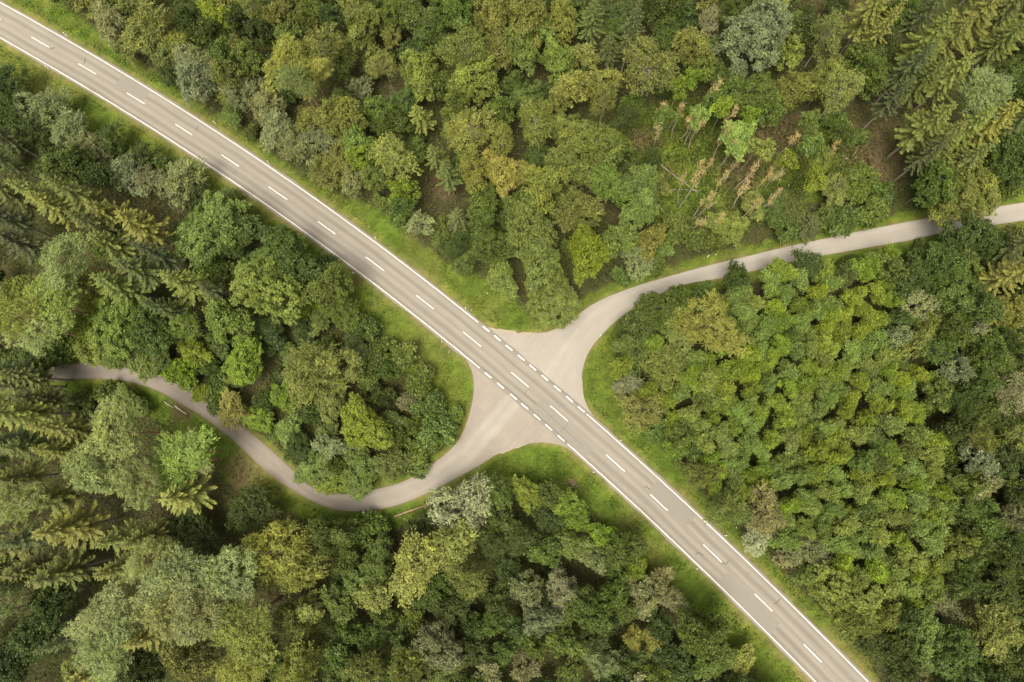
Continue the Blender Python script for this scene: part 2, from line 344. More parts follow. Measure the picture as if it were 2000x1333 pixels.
# ------------------------------------------------------------------ zones (ground outlines in photograph pixels)
Z_N = ground([(70, -80), (115, 0), (190, 58), (240, 98), (290, 132), (350, 180), (420, 222), (480, 256), (550, 314), (600, 352), (650, 378), (700, 392), (780, 428), (820, 475), (875, 515), (950, 545), (1000, 580), (1035, 610), (1060, 636), (1095, 618), (1130, 585), (1180, 560), (1250, 535), (1320, 515), (1400, 492), (1500, 470), (1620, 446), (1700, 428), (1800, 408), (1900, 390), (2000, 372), (2140, 345), (2140, -130), (70, -130)])
Z_E = ground([(1208, 650), (1262, 602), (1340, 580), (1440, 560), (1560, 530), (1650, 512), (1800, 486), (1900, 466), (2140, 425), (2140, 1450), (1790, 1450), (1700, 1300), (1610, 1200), (1545, 1130), (1455, 1050), (1390, 985), (1340, 925), (1275, 850), (1218, 800), (1200, 740), (1200, 690)])
Z_S = ground([(-150, 785), (90, 765), (200, 762), (265, 785), (330, 845), (400, 895), (440, 945), (520, 970), (600, 1018), (700, 1048), (830, 1018), (890, 970), (960, 950), (1060, 945), (1125, 970), (1185, 1030), (1250, 1100), (1320, 1170), (1390, 1240), (1470, 1310), (1560, 1450), (-150, 1450)])
Z_W = ground([(-150, 90), (0, 152), (50, 175), (100, 200), (145, 232), (200, 282), (260, 295), (320, 325), (390, 365), (425, 400), (495, 430), (560, 492), (620, 535), (670, 577), (715, 625), (752, 660), (792, 725), (832, 785), (868, 835), (872, 858), (835, 885), (780, 920), (700, 943), (620, 945), (585, 925), (570, 895), (510, 845), (445, 785), (390, 745), (335, 722), (270, 712), (220, 698), (140, 695), (60, 700), (-150, 720)])
CLEAR = ground([(1212, 225), (1262, 205), (1330, 195), (1420, 205), (1500, 235), (1600, 250), (1690, 250), (1700, 330), (1740, 380), (1640, 395), (1560, 400), (1480, 440), (1400, 455), (1300, 470), (1275, 440), (1290, 370), (1240, 320), (1220, 280)])
HOLE = ground([(1890, 740)])[0]
PAVE = [np.vstack([along(uu[2:-2], EDGE), along(uu[2:-2], -EDGE)[::-1]]), np.vstack([NE, SE[::-1]]), np.vstack([TI, TO[::-1]])]
EDGES = [along(np.arange(-30, ARC[-1] + 30, 3.), EDGE), along(np.arange(-30, ARC[-1] + 30, 3.), -EDGE), NE[::3], SE[::3], TI[::3], TO[::3]]
def pave_dist_exact(P):
    """metres to the nearest paved edge; negative on the paving"""
    d = np.min([dist_poly(P, e) for e in EDGES], axis=0)
    on = inside(P, PAVE[0]) | inside(P, PAVE[1]) | inside(P, PAVE[2])
    return np.where(on, -d, d)
_gx, _gy = np.arange(-170, 170.1, .5), np.arange(-120, 150.1, .5)
_m = np.stack(np.meshgrid(_gx, _gy, indexing='ij'), -1).reshape(-1, 2)
_near = np.min([np.min([np.hypot(_m[:, 0] - q[0], _m[:, 1] - q[1]) for q in e[::8]], axis=0) for e in EDGES], axis=0)
_dm = _near.copy(); _k = _near < 22; _dm[_k] = pave_dist_exact(_m[_k]); _dm = _dm.reshape(len(_gx), len(_gy))
def pave_dist(P):
    q = np.c_[np.clip((P[:, 0] + 170) * 2, 0, len(_gx) - 1.01), np.clip((P[:, 1] + 120) * 2, 0, len(_gy) - 1.01)]; i = q.astype(int); f = q - i; a, b = i[:, 0], i[:, 1]
    return (_dm[a, b] * (1 - f[:, 0]) + _dm[a + 1, b] * f[:, 0]) * (1 - f[:, 1]) + (_dm[a, b + 1] * (1 - f[:, 0]) + _dm[a + 1, b + 1] * f[:, 0]) * f[:, 1]
def wood(P): return inside(P, Z_N) | inside(P, Z_E) | inside(P, Z_S) | inside(P, Z_W)
def vnoise(P, sc, seed):
    """smooth value noise for the cover map"""
    r = np.random.default_rng(seed); G = r.random((128, 128)); q = P / sc
    i = np.floor(q).astype(int); f = q - i; f = f * f * (3 - 2 * f)
    g = lambda a, b: G[(i[:, 0] + a) % 128, (i[:, 1] + b) % 128]
    return (g(0, 0) * (1 - f[:, 0]) + g(1, 0) * f[:, 0]) * (1 - f[:, 1]) + (g(0, 1) * (1 - f[:, 0]) + g(1, 1) * f[:, 0]) * f[:, 1]
SOIL = [(ground([(470, 925)])[0], 3.4), (ground([(693, 550)])[0], 1.0), (ground([(1115, 945)])[0], 1.0), (ground([(1250, 275)])[0], 3.0), (ground([(1690, 285)])[0], 5.0), (ground([(1520, 265)])[0], 6.0), (ground([(1710, 355)])[0], 5.0), (ground([(795, 200)])[0], 4.5), (ground([(385, 490)])[0], 5.0), (ground([(1720, 20)])[0], 7.0), (ground([(350, 805)])[0], 2.2), (ground([(360, 870)])[0], 2.2), (ground([(1450, 330)])[0], 4.0), (ground([(865, 370)])[0], 2.5)]
def dist_main(P):
    m_ = MID[::4]; return np.min([np.hypot(P[:, 0] - q[0], P[:, 1] - q[1]) for q in m_], axis=0)
def cover(P):
    """what grows or lies there: grass green, dry verge, leaf litter or bare red-brown soil"""
    d = pave_dist(P); w = wood(P); cl = inside(P, CLEAR)
    n1, n2, n3 = vnoise(P, 3.1, 1), vnoise(P, 9.0, 2), vnoise(P, 1.2, 3)
    g = np.array([.058, .09, .012]); g2 = np.array([.088, .105, .018]); dry = np.array([.15, .115, .055]); lit = np.array([.042, .036, .017]); moss = np.array([.04, .05, .014]); soil = np.array([.095, .06, .04])
    t = np.clip((n1 * .6 + n2 * .6 - .3), 0, 1)[:, None]
    c = g * (1 - t) + g2 * t
    mr = dist_main(P) < 4.8
    n4 = vnoise(P, .7, 5); c = c * (.72 + .55 * n4 * (.5 + n3))[:, None]; lw = np.clip((vnoise(P, 5., 6) - .64) * 4, 0, .35)[:, None]; c = c * (1 - lw) + np.array([.105, .1, .03]) * lw
    dr = np.clip(1.2 - d / np.where(mr, .35 + 1.1 * n2, .2 + .35 * n2), 0, 1) * (.2 + .7 * n3)
    c = c * (1 - dr[:, None]) + dry * dr[:, None]
    f = np.clip(n2 * 1.6 - .4 + (n3 - .5) * .6, 0, 1)[:, None]; fl = lit * (1 - f) + moss * f
    k = (w & ~cl)[:, None]; c = np.where(k, fl, c)
    for s0, r0 in SOIL:
        a = np.clip(1.5 - np.hypot(*(P - s0).T) / r0 * (.7 + .9 * n3), 0, 1)[:, None] * .65; c = c * (1 - a) + soil * a
    return c, d, w, cl
# ------------------------------------------------------------------ ground sheet
gx = np.concatenate([[-4000, -1500, -600, -300, -190], np.arange(-150, 150.1, 1.0), [190, 300, 600, 1500, 4000]])
gy = np.concatenate([[-4000, -1500, -600, -250, -130], np.arange(-95, 125.1, 1.0), [160, 250, 600, 1500, 4000]])
GX, GY = np.meshgrid(gx, gy, indexing='ij'); P = np.c_[GX.ravel(), GY.ravel()]
c, d, w, cl = cover(P)
def height(P, d=None):
    d = pave_dist(P) if d is None else d
    k = np.clip((d - .2) / 6, 0, 1)
    ditch = -.28 * np.exp(-((d - 3.4) / 1.3) ** 2)
    return np.where(d < .25, -.03, -.03 + ditch * .9 + k * (vnoise(P, 11., 7) - .42) * .7 + k * (vnoise(P, 3., 8) - .5) * .16)
gz = height(P, d); gz[(np.abs(P[:, 0]) > 160) | (np.abs(P[:, 1]) > 140)] = 0
nyy = len(gy); I = np.arange(len(gx) * nyy).reshape(len(gx), nyy)
Q = np.stack([I[:-1, :-1], I[1:, :-1], I[1:, 1:], I[:-1, 1:]], -1).reshape(-1, 4)
obj('ground', make_mesh('ground', np.c_[P, gz], Q, attrs={'cover': ('POINT', 'FLOAT_COLOR', np.c_[c, np.ones(len(c))])}, smooth_shade=True), ground_mat(), kind='structure', label='forest floor and grassy verge ground')

# gravelly shoulder where tyres cut the junction corners
def shoulder(px, w):
    p = smooth(ground(px), .5); t = np.gradient(p, axis=0); t /= np.hypot(t[:, 0], t[:, 1])[:, None]; nn = np.c_[-t[:, 1], t[:, 0]]
    n = len(p); ww = w * np.sin(np.linspace(0.1, math.pi - .1, n)) * (1 + .35 * rngR.normal(size=n)).clip(.4, 1.6)
    V = np.vstack([np.c_[p + nn * .12, np.full(n, .02)], np.c_[p - nn * ww[:, None], np.full(n, .014)]])
    obj('shoulder', make_mesh('shoulder', V, np.array([(i, i + 1, n + i + 1, n + i) for i in range(n - 1)])), M_DUST, side_road)
shoulder([(1136, 742), (1138, 770), (1146, 795), (1163, 820), (1190, 849), (1215, 872)], .9)
shoulder([(1065, 650), (1035, 654), (1005, 653.5), (975, 648), (952, 640)], .5)
shoulder([(940, 907), (964, 888.5), (994, 878), (1030, 867.5)], .3)

# ------------------------------------------------------------------ grass and undergrowth: nobody could count them
rg = np.random.default_rng(11)
def scatter(n, box=(-130, 130, -85, 112)): return np.c_[rg.uniform(box[0], box[1], n), rg.uniform(box[2], box[3], n)]
P = scatter(900000)
c, d, w, cl = cover(P)
keep = (d > .12 - .3 * (vnoise(P, .8, 41) > .55)) & ((~w & (d < 13)) | cl | (w & (d < 5.5) & (rg.random(len(P)) < .5))) & (rg.random(len(P)) < np.clip(.4 + .6 * d / 1.2, .12, 1))
P, c, d, cl = P[keep], c[keep], d[keep], cl[keep]
n = len(P); z0 = height(P, d)
lush = vnoise(P, 2.2, 21); ln = np.where(d < 1.0, .09, .12 + .16 * lush) * rg.uniform(.6, 1.3, n); ln[cl] *= 1.5
D = rg.normal(0, .75, (n, 3)); D[:, 2] = rg.uniform(.5, 1.3, n)
Nn = rg.normal(0, 1, (n, 3)); Nn[:, 2] += .6
Vg, Qg = kites(np.c_[P, z0 + ln * .5], D, Nn, ln, ln * rg.uniform(.22, .4, n))
tone = c * np.where(cl, .72, 1.)[:, None] * rg.uniform(.7, 1.45, (n, 1)) * np.c_[rg.uniform(.85, 1.25, n), np.ones(n), rg.uniform(.7, 1.2, n)]
wild = rg.random(n) < .004; tone[wild] = np.array([.45, .42, .3])                   # pale flower heads
obj('verge_grass', make_mesh('verge_grass', Vg, Qg, attrs={'tone': ('FACE', 'FLOAT_COLOR', np.c_[tone, np.ones(n)])}), M_GRASS, kind='stuff', label='short green and dry yellowish grass along the road verges and clearing')

P = scatter(460000, (-140, 140, -90, 120)); w = wood(P); cl = inside(P, CLEAR); hol = np.hypot(*(P - HOLE).T) < 4.2
dens = vnoise(P, 4.5, 31) * .7 + vnoise(P, 13., 32) * .5
keep = w & ~hol & (dens + rg.random(len(P)) * .5 > np.where(cl, .66, .48)); P = P[keep]; dn = dens[keep]; d = pave_dist(P); keep = d > .6; P, d, dn = P[keep], d[keep], dn[keep]
n = len(P); hh = rg.random(n) ** 1.2 * (.25 + 1.9 * vnoise(P, 2.6, 33))
D = unit(rg, n); D[:, 2] *= .4; Nn = unit(rg, n) * .7; Nn[:, 2] += 1
sz = rg.uniform(.12, .26, n)
Vu, Qu = kites(np.c_[P, height(P, d) + hh + .05], D, Nn, sz, sz * .6)
hue = vnoise(P, 6., 34)[:, None]
tone = (np.array([.036, .05, .011]) * (1 - hue) + np.array([.075, .085, .018]) * hue) * rg.uniform(.6, 1.4, (n, 1))
obj('undergrowth', make_mesh('undergrowth', Vu, Qu, attrs={'tone': ('FACE', 'FLOAT_COLOR', np.c_[tone, np.ones(n)])}), M_GRASS, kind='stuff', label='low leafy green undergrowth covering the forest floor')

# ------------------------------------------------------------------ trees: one of each kind and shape, then copies
def fib(rng, m, zmin):
    i = np.arange(m) + .5; z = 1 - (1 - zmin) * i / m; a = i * 2.39996 + rng.uniform(0, 6.28)
    r = np.sqrt(np.clip(1 - z * z, 0, 1)); v = np.c_[r * np.cos(a), r * np.sin(a), z] + rng.normal(0, .13, (m, 3))
    return v / np.linalg.norm(v, axis=1)[:, None]
def crown_cloud(rng, R, H, zb, M, rl, T, nl, cl, elong, ls, asp=.55, up=.85, out=.5, fill=.62, zmin=-.3, sq=.85, inner=4):
    """lobes on the crown, twigs on each lobe, leaves on each twig; returns leaf geometry and the lobe centres"""
    az = (H - zb) / 2; cz = zb + az
    d = fib(rng, M, zmin); k = rng.uniform(fill * .76, fill * 1.26, (M, 1))
    C = d * k * np.array([R, R, az]) + [0, 0, cz]
    rr = rl * rng.uniform(.72, 1.3, M)
    mi = max(3, M // inner) if inner else 2; di = fib(rng, mi, -.1); C = np.vstack([C, di * fill * .5 * np.array([R, R, az]) + [0, 0, cz]]); rr = np.concatenate([rr, rl * rng.uniform(1.1, 1.5, mi)]); d = np.vstack([d, di]); M += mi
    tw = unit(rng, M * T).reshape(M, T, 3) + d[:, None, :] * .75 + np.array([0, 0, .25]); tw /= np.linalg.norm(tw, axis=2)[:, :, None]
    tip = C[:, None, :] + tw * (rr[:, None, None] * rng.uniform(.55, 1.28, (M, T, 1))) * np.array([1, 1, sq])
    t = rng.random((M, T, nl, 1)) ** .8
    pos = tip[:, :, None, :] - tw[:, :, None, :] * elong * t + rng.normal(0, cl, (M, T, nl, 3))
    pos = pos.reshape(-1, 3); dirs = np.repeat(tw.reshape(-1, 3), nl, 0); n = len(pos)
    Nn = np.array([0, 0, up]) + dirs * out + rng.normal(0, .5, (n, 3))
    D = dirs * .7 + rng.normal(0, .7, (n, 3)); Nn = Nn - D * ((Nn * D).sum(1) / (D * D).sum(1))[:, None]
    s = ls * rng.uniform(.6, 1.35, n)
    V, Q = kites(pos, D, Nn, s, s * asp)
    lobe_tone = np.repeat(rng.normal(0, .1, M), T * nl); twig_tone = np.repeat(rng.normal(0, .15, M * T), nl)
    val = np.clip(.5 + lobe_tone + twig_tone + rng.normal(0, .16, n), 0, 1)
    return V, Q, val, C, d
def boughs(rng, H, zb, C, r0, sides=5, thin=.34, top=.92, every=1):
    """trunk and boughs as one mesh"""
    k = 7; z = np.linspace(-.3, H * top, k); w = np.c_[rng.normal(0, .012 * H, k).cumsum() * .35, rng.normal(0, .012 * H, k).cumsum() * .35, z]; w[0, :2] = 0
    rad = r0 * (1 - .9 * (np.linspace(0, 1, k)) ** .9); rad[0] *= 1.35
    parts = [tube(w, rad, 7)]
    for c in C[::every]:
        zz = max(zb * .8, min(c[2] - .35 * np.hypot(c[0], c[1]) - .6, H * .85)); zz = max(zz, .25 * H if zb > 1 else .2)
        a = np.array([np.interp(zz, z, w[:, 0]), np.interp(zz, z, w[:, 1]), zz]); m = (a + c) / 2 + [0, 0, -.12 * np.hypot(*(c - a)[:2])] + rng.normal(0, .12, 3)
        q = a + (c - a) * .78
        rb = np.interp(zz, z, rad) * thin + .02
        parts.append(tube(np.array([a, m * .6 + (a + (c - a) * .45) * .4, q]), [rb, rb * .65, rb * .3], sides))
    return join_tubes(parts)
LIB = {}
def add_variant(key, R, H, V, Q, val, tv, tq):
    cm = make_mesh(key + '_crown', V, Q, attrs={'leaf': ('FACE', 'FLOAT', val)}); tm = make_mesh(key + '_trunk', tv, tq, smooth_shade=True)
    LIB.setdefault(key, []).append((R, H, cm, tm))
def build_kind(key, count, seed, R, H, zb, r0, cm, bm, every=1, thin=.34, **kw):
    for i in range(count):
        rng = np.random.default_rng(seed * 100 + i)
        V, Q, val, C, d = crown_cloud(rng, R, H, zb, **kw)
        # uneven crown: squeeze and lean it a little so that no two outlines agree
        ph = rng.uniform(0, 6.28); f = 1 + .17 * np.sin(2 * np.arctan2(V[:, 1], V[:, 0]) + ph) + .12 * np.sin(3 * np.arctan2(V[:, 1], V[:, 0]) + ph * 2)
        V = V * np.c_[f, f, np.ones(len(f))]
        tv, tq = boughs(rng, H, zb, C, r0, every=every, thin=thin)
        add_variant(key, R, H, V, Q, val, tv, tq)
    for R_, H_, c_, t_ in LIB[key]: c_.materials.append(cm); t_.materials.append(bm)
build_kind('young', 8, 16, 1.95, 9.0, 2.2, .1, M_BROAD, M_BARK, M=11, rl=.85, T=28, nl=17, cl=.12, elong=.6, ls=.12, asp=.5, fill=.5, zmin=-.1, sq=1.15)
build_kind('broad_s', 6, 1, 2.3, 8.0, 2.2, .12, M_BROAD, M_BARK, M=19, rl=.78, T=20, nl=17, cl=.13, elong=.36, ls=.13, fill=.68)
build_kind('broad_m', 7, 2, 4.0, 12.0, 3.2, .2, M_BROAD, M_BARK, M=50, rl=.95, T=20, nl=15, cl=.14, elong=.42, ls=.145, fill=.74)
build_kind('broad_l', 4, 3, 6.2, 16.0, 4.5, .32, M_BROAD, M_BARK, M=105, rl=1.12, T=20, nl=15, cl=.15, elong=.45, ls=.16, fill=.8, every=3)
build_kind('feather_m', 5, 4, 4.0, 13.0, 3.5, .18, M_BROAD, M_BARK, M=34, rl=1.3, T=24, nl=13, cl=.09, elong=1.1, ls=.15, asp=.4, fill=.68)
build_kind('feather_l', 3, 5, 6.0, 17.0, 5.0, .26, M_BROAD, M_BARK, M=64, rl=1.5, T=24, nl=13, cl=.1, elong=1.3, ls=.16, asp=.4, fill=.76, every=2)
build_kind('willow_s', 4, 6, 2.2, 6.0, .8, .1, M_WILLOW, M_BARK, M=13, rl=.95, T=24, nl=13, cl=.08, elong=.8, ls=.15, asp=.34)
build_kind('willow_m', 6, 7, 3.8, 8.5, 1.0, .16, M_WILLOW, M_BARK, M=32, rl=1.2, T=24, nl=13, cl=.09, elong=.95, ls=.155, asp=.34, fill=.7)
build_kind('birch_m', 4, 8, 4.2, 15.0, 5.0, .17, M_WILLOW, M_PALE, M=34, rl=1.5, T=22, nl=12, cl=.12, elong=1.2, ls=.13, asp=.5, fill=.64, thin=.36, inner=0)
build_kind('shrub', 6, 9, 2.4, 3.6, .2, .07, M_BROAD, M_BARK, M=14, rl=.95, T=20, nl=12, cl=.16, elong=.3, ls=.19, zmin=-.05)
build_kind('ash', 4, 15, 1.9, 13.0, 8.2, .09, M_BROAD, M_DEADBARK, M=9, rl=.85, T=20, nl=13, cl=.16, elong=.35, ls=.19)
build_kind('pine', 6, 10, 3.3, 21.0, 13.0, .24, M_PINE, M_PINEBARK, M=17, rl=1.5, T=40, nl=14, cl=.13, elong=.35, ls=.17, asp=.22, up=.8, out=.5, fill=.68, sq=.7, thin=.3)
def build_spruce(key, count, seed, R, H, z0, gap):
    for i in range(count):
        rng = np.random.default_rng(seed * 100 + i); Cs, Ds, Ns, As, Bs, Vs = [], [], [], [], [], []
        z = z0
        while z < H - .3:
            f = (z - z0) / (H - z0); L0 = R * (1 - f) ** .8 * (.75 + .25 * min(1, f * 6)) + .18
            m = int(rng.integers(6, 9)) if f < .85 else 5
            a0 = rng.uniform(0, 6.28)
            for k in range(m):
                L = L0 * rng.uniform(.5, 1.3); a = a0 + 6.283 * k / m + rng.normal(0, .13)
                h = np.array([math.cos(a), math.sin(a), 0.]); sd_ = np.array([-h[1], h[0], 0.])
                nt_ = max(5, int(L / .11)); t = (np.arange(nt_) + .6) / nt_
                droop = -.42 * L * t ** 1.2 + .26 * L * t ** 3 + rng.normal(0, .04)
                base = h * (t * L)[:, None] + np.array([0, 0, 1.]) * (z + droop + .1)[:, None]
                wl_ = np.clip(.52 * L * (1 - t) ** .7 * np.minimum(1, t * 3.2), .12, .40)
                for sg in (-1, 1):
                    dd = h * .85 + sd_ * sg * .75 + np.array([0, 0, -.22]); dd = dd / np.linalg.norm(dd)
                    half = wl_ * rng.uniform(.75, 1.25, nt_) * .62
                    Cs.append(base + dd * half[:, None] * .9 + rng.normal(0, .025, base.shape)); Ds.append(np.tile(dd, (nt_, 1)) + rng.normal(0, .1, (nt_, 3)))
                    Ns.append(np.tile([0, 0, 1.], (nt_, 1)) + rng.normal(0, .32, (nt_, 3))); As.append(half); Bs.append(np.full(nt_, .05) + .025 * rng.random(nt_))
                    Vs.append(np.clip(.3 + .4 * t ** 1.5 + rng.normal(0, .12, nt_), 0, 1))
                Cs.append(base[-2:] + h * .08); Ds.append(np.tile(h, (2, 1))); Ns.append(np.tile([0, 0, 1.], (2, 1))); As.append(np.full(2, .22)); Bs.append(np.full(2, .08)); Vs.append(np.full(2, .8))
            z += gap * rng.uniform(.8, 1.2)
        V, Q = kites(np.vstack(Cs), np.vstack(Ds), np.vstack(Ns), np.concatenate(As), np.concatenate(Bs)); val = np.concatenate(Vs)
        zt = np.linspace(-.3, H, 8); r0 = .011 * H
        parts = [tube(np.c_[np.zeros(8), np.zeros(8), zt], r0 * (1 - .93 * np.linspace(0, 1, 8)) + .012, 8)]
        for q in range(10):                                                    # dead stubs on the bare bole
            zz = rng.uniform(.25 * z0, z0); a = rng.uniform(0, 6.28); ll = rng.uniform(.3, 1.1)
            parts.append(tube(np.array([[0, 0, zz], [ll * math.cos(a), ll * math.sin(a), zz - .15 * ll]]), [.03, .01], 4))
        tv, tq = join_tubes(parts)
        add_variant(key, R, H, V, Q, val, tv, tq)
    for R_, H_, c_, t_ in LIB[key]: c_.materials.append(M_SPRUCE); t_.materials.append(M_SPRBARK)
build_spruce('spruce', 6, 12, 3.4, 22.0, 8.6, .72)
build_spruce('spruce_s', 3, 13, 1.7, 7.0, .5, .36)
def build_dead(key, count, seed, H):
    for i in range(count):
        rng = np.random.default_rng(seed * 100 + i); parts = []; k = 6
        z = np.linspace(-.2, H, k); w = np.c_[rng.normal(0, .16, k).cumsum(), rng.normal(0, .16, k).cumsum(), z]; w[0, :2] = 0
        parts.append(tube(w, .11 * (1 - .8 * np.linspace(0, 1, k)) + .02, 6))
        tv, tq = join_tubes(parts); bp, Cs, Ds = [], [], []
        for q in range(int(rng.integers(10, 16))):
            f = rng.uniform(.5, .98); b = np.array([np.interp(f * H, z, w[:, 0]), np.interp(f * H, z, w[:, 1]), f * H])
            a = rng.uniform(0, 6.28); ll = rng.uniform(.9, 2.4) * (1.4 - f); e = b + [ll * .42 * math.cos(a), ll * .42 * math.sin(a), ll]
            bp.append(tube(np.array([b, (b + e) / 2 + rng.normal(0, .08, 3), e]), [.045, .03, .018], 4))
            for u_ in range(5):
                s0 = b + (e - b) * rng.uniform(.35, 1.); g = s0 + unit(rng, 1)[0] * .45 + [0, 0, .25]
                bp.append(tube(np.array([s0, g]), [.035, .015], 3)); Cs.append(g + rng.normal(0, .12, (3, 3))); Ds.append(unit(rng, 3) + [0, 0, .5])
        C = np.vstack(Cs); D = np.vstack(Ds); V, Q = kites(C, D, unit(rng, len(C)), rng.uniform(.05, .15, len(C)), .035)
        bv, bq = join_tubes(bp); V2 = np.vstack([V, bv]); Q2 = np.vstack([Q, bq + len(V)])
        add_variant(key, 1.2, H, V2, Q2, np.clip(rng.normal(.5, .2, len(Q2)), 0, 1), tv, tq)
    for R_, H_, c_, t_ in LIB[key]: c_.materials.append(M_DEAD); t_.materials.append(M_DEADBARK)
build_dead('dead', 6, 14, 13.)

# ---- colours (what the leaves themselves are) and the words for them
TONE = {'o': ((.130, .150, .034), 'olive'), 'g': ((.126, .168, .036), 'light green'), 'l': ((.126, .172, .018), 'lime green'), 'y': ((.185, .192, .044), 'yellowish'),
        'd': ((.048, .068, .014), 'dark green'), 'w': ((.155, .172, .078), 'grey-green'), 's': ((.22, .265, .135), 'silvery'), 'b': ((.145, .148, .060), 'brownish'),
        'e': ((.078, .108, .021), 'mid-green'), 't': ((.33, .26, .11), 'tan')}
STONE = {'y': (.112, .124, .019), 'o': (.074, .088, .015), 'e': (.048, .062, .014), 'd': (.038, .048, .013)}     # spruce needles
KIND = {  # letter: name, kind word, key by size, default tone, height rule
    'O': ('broadleaf_tree', 'broadleaf tree', 'o'), 'F': ('feathery_tree', 'feathery-crowned tree', 'y'), 'W': ('willow_tree', 'willow', 'w'), 'B': ('birch_tree', 'birch', 'o'),
    'D': ('forest_shrub', 'shrub', 'd'), 'S': ('spruce_tree', 'spruce', 'o'), 'P': ('pine_tree', 'pine', 'w'), 'Y': ('young_broadleaf_tree', 'young broadleaf tree', 'g'), 'X': ('dead_tree', 'bare dead tree', 't')}
RT = random.Random(5)
TREES = []                                                             # every tree: name, kind word, tone, x, y, radius, height
def height_of(k, R):
    return {'O': 7 + 1.6 * R, 'F': 8 + 1.7 * R, 'W': 3.6 + 1.35 * R, 'B': 11 + 1.2 * R, 'D': 1.3 + 1.05 * R, 'S': 19.5, 'P': 20., 'Y': 7.4 + 1.2 * R, 'X': 7.5}[k] * RT.uniform(.9, 1.12)
ZC = {'O': .66, 'F': .66, 'W': .55, 'B': .68, 'D': .45, 'S': .62, 'P': .84, 'Y': .72, 'X': .6}
def key_of(k, R, h):
    if k == 'O': return 'broad_s' if R < 2.9 else 'broad_m' if R < 5.0 else 'broad_l'
    if k == 'F': return 'feather_m' if R < 4.9 else 'feather_l'
    if k == 'W': return 'willow_s' if R < 2.8 else 'willow_m'
    if k == 'S': return 'spruce_s' if h < 11 else 'spruce'
    if k == 'Y' and h > 12: return 'ash'
    return {'B': 'birch_m', 'D': 'shrub', 'P': 'pine', 'Y': 'young', 'X': 'dead'}[k]
def plant(k, x, y, R, h, tone=None, special=None):
    name, word, t0 = KIND[k]; tone = tone or t0
    key = key_of(k, R, h); v = RT.choice(LIB[key])
    col = np.array(TONE[tone][0])
    if k == 'S': col = np.array(STONE.get(tone, STONE['o']))
    if k == 'P': col = col * np.array([.96, 1.02, .72])
    col = col * RT.uniform(.82, 1.2) * np.array([RT.uniform(.9, 1.12), 1, RT.uniform(.85, 1.15)])
    if k == 'O' and R < 2.75: name, word = 'understorey_tree', 'understorey tree'
    TREES.append(dict(name=name, k=k, word=word, tone=tone, x=x, y=y, R=R, h=h, v=v, col=col, special=special, h0=v[1]))
def at_photo(k, px, py, r, tone=None, h=None, special=None):
    """a tree whose crown the photograph shows at px, py with r pixels radius"""
    _, dep = topix([(*ground([(px, py)])[0], 8.)]); R = max(.8, r * dep[0] / F)
    if k == 'S': R = min(max(R * .85, 2.3), 3.9) if (h is None or h > 11) else R
    if k == 'P': R = min(R * .95, 4.6)
    if k == 'X': R = 1.2
    h = h or height_of(k, R); R = R * (HC - ZC[k] * h) / (HC - 8)
    x, y = ground([(px, py)], ZC[k] * h)[0]
    plant(k, x, y, R, h, tone, special)
def listing(ox, oy, text):
    """vx vy radius code, read off quarter views of the photograph enlarged twice"""
    for it in text.split(','):
        a = it.split(); h = float(a[4]) if len(a) > 4 else None
        at_photo(a[3][0], ox + float(a[0]) / 2, oy + float(a[1]) / 2, float(a[2]) / 2, a[3][1:] or None, h)
# the wood with the clearing, along the main road
listing(0, 0, '''340 20 45 Wo,440 95 68 W,400 40 45 Wo,590 120 95 Wy 11,690 175 65 Wo,770 240 70 W,640 230 55 Wo,770 310 88 W,720 240 50 W,890 290 58 Oo,900 350 50 Wo,970 375 72 W,1045 425 72 W,1090 510 72 W,1160 575 72 W,
1210 480 62 Wo,1250 560 72 W,1330 470 85 Oo,1400 570 72 Og,1340 640 74 Wo,1270 680 62 Wo,1400 690 72 Wb,1540 630 85 Fy,1580 745 52 Ol,1650 880 56 W,1420 620 50 Ol,1480 700 50 Oo,1480 620 50 We,
520 25 52 Wo,850 50 70 Ol,930 75 55 Od,880 15 55 Oy,1000 20 52 Bo,1070 70 64 Oo,820 140 52 Od,740 90 45 Od,880 220 48 Oe,950 190 44 Oo,980 240 52 Oe,1120 150 55 Oe,1260 190 88 Bo,1030 130 50 Od,
1130 240 78 Py,1210 290 74 Py,1150 330 55 Pw,1420 110 82 Oo,1390 45 62 Fy,1530 140 40 Oo,1310 80 55 Od,1200 60 60 Oe,1340 250 50 Oe,1410 345 52 Ww,1350 420 60 Oe,1490 250 58 By 16,1640 290 76 Og,1690 140 66 Oe,1560 60 60 Oe,1610 70 55 Oo,
1640 455 60 Sy 13,1470 440 60 Oe,1530 480 62 Oe,1820 190 95 Bo,1930 80 72 Oo,1780 60 60 Oe,1720 30 50 Oe,1860 330 92 Og,1960 200 72 Oo,1740 330 50 Oe,1850 520 92 Bo,1700 610 58 So 15,1750 690 62 So 15,1850 680 70 Oo,1950 670 76 Oy,
1790 850 56 Se 9,1900 780 56 Oe,1960 560 60 Bo,1780 430 52 Oe,1950 440 60 Oe,1930 960 74 Oe,1880 880 50 Oe,1820 620 40 Ol,1630 560 40 De''')
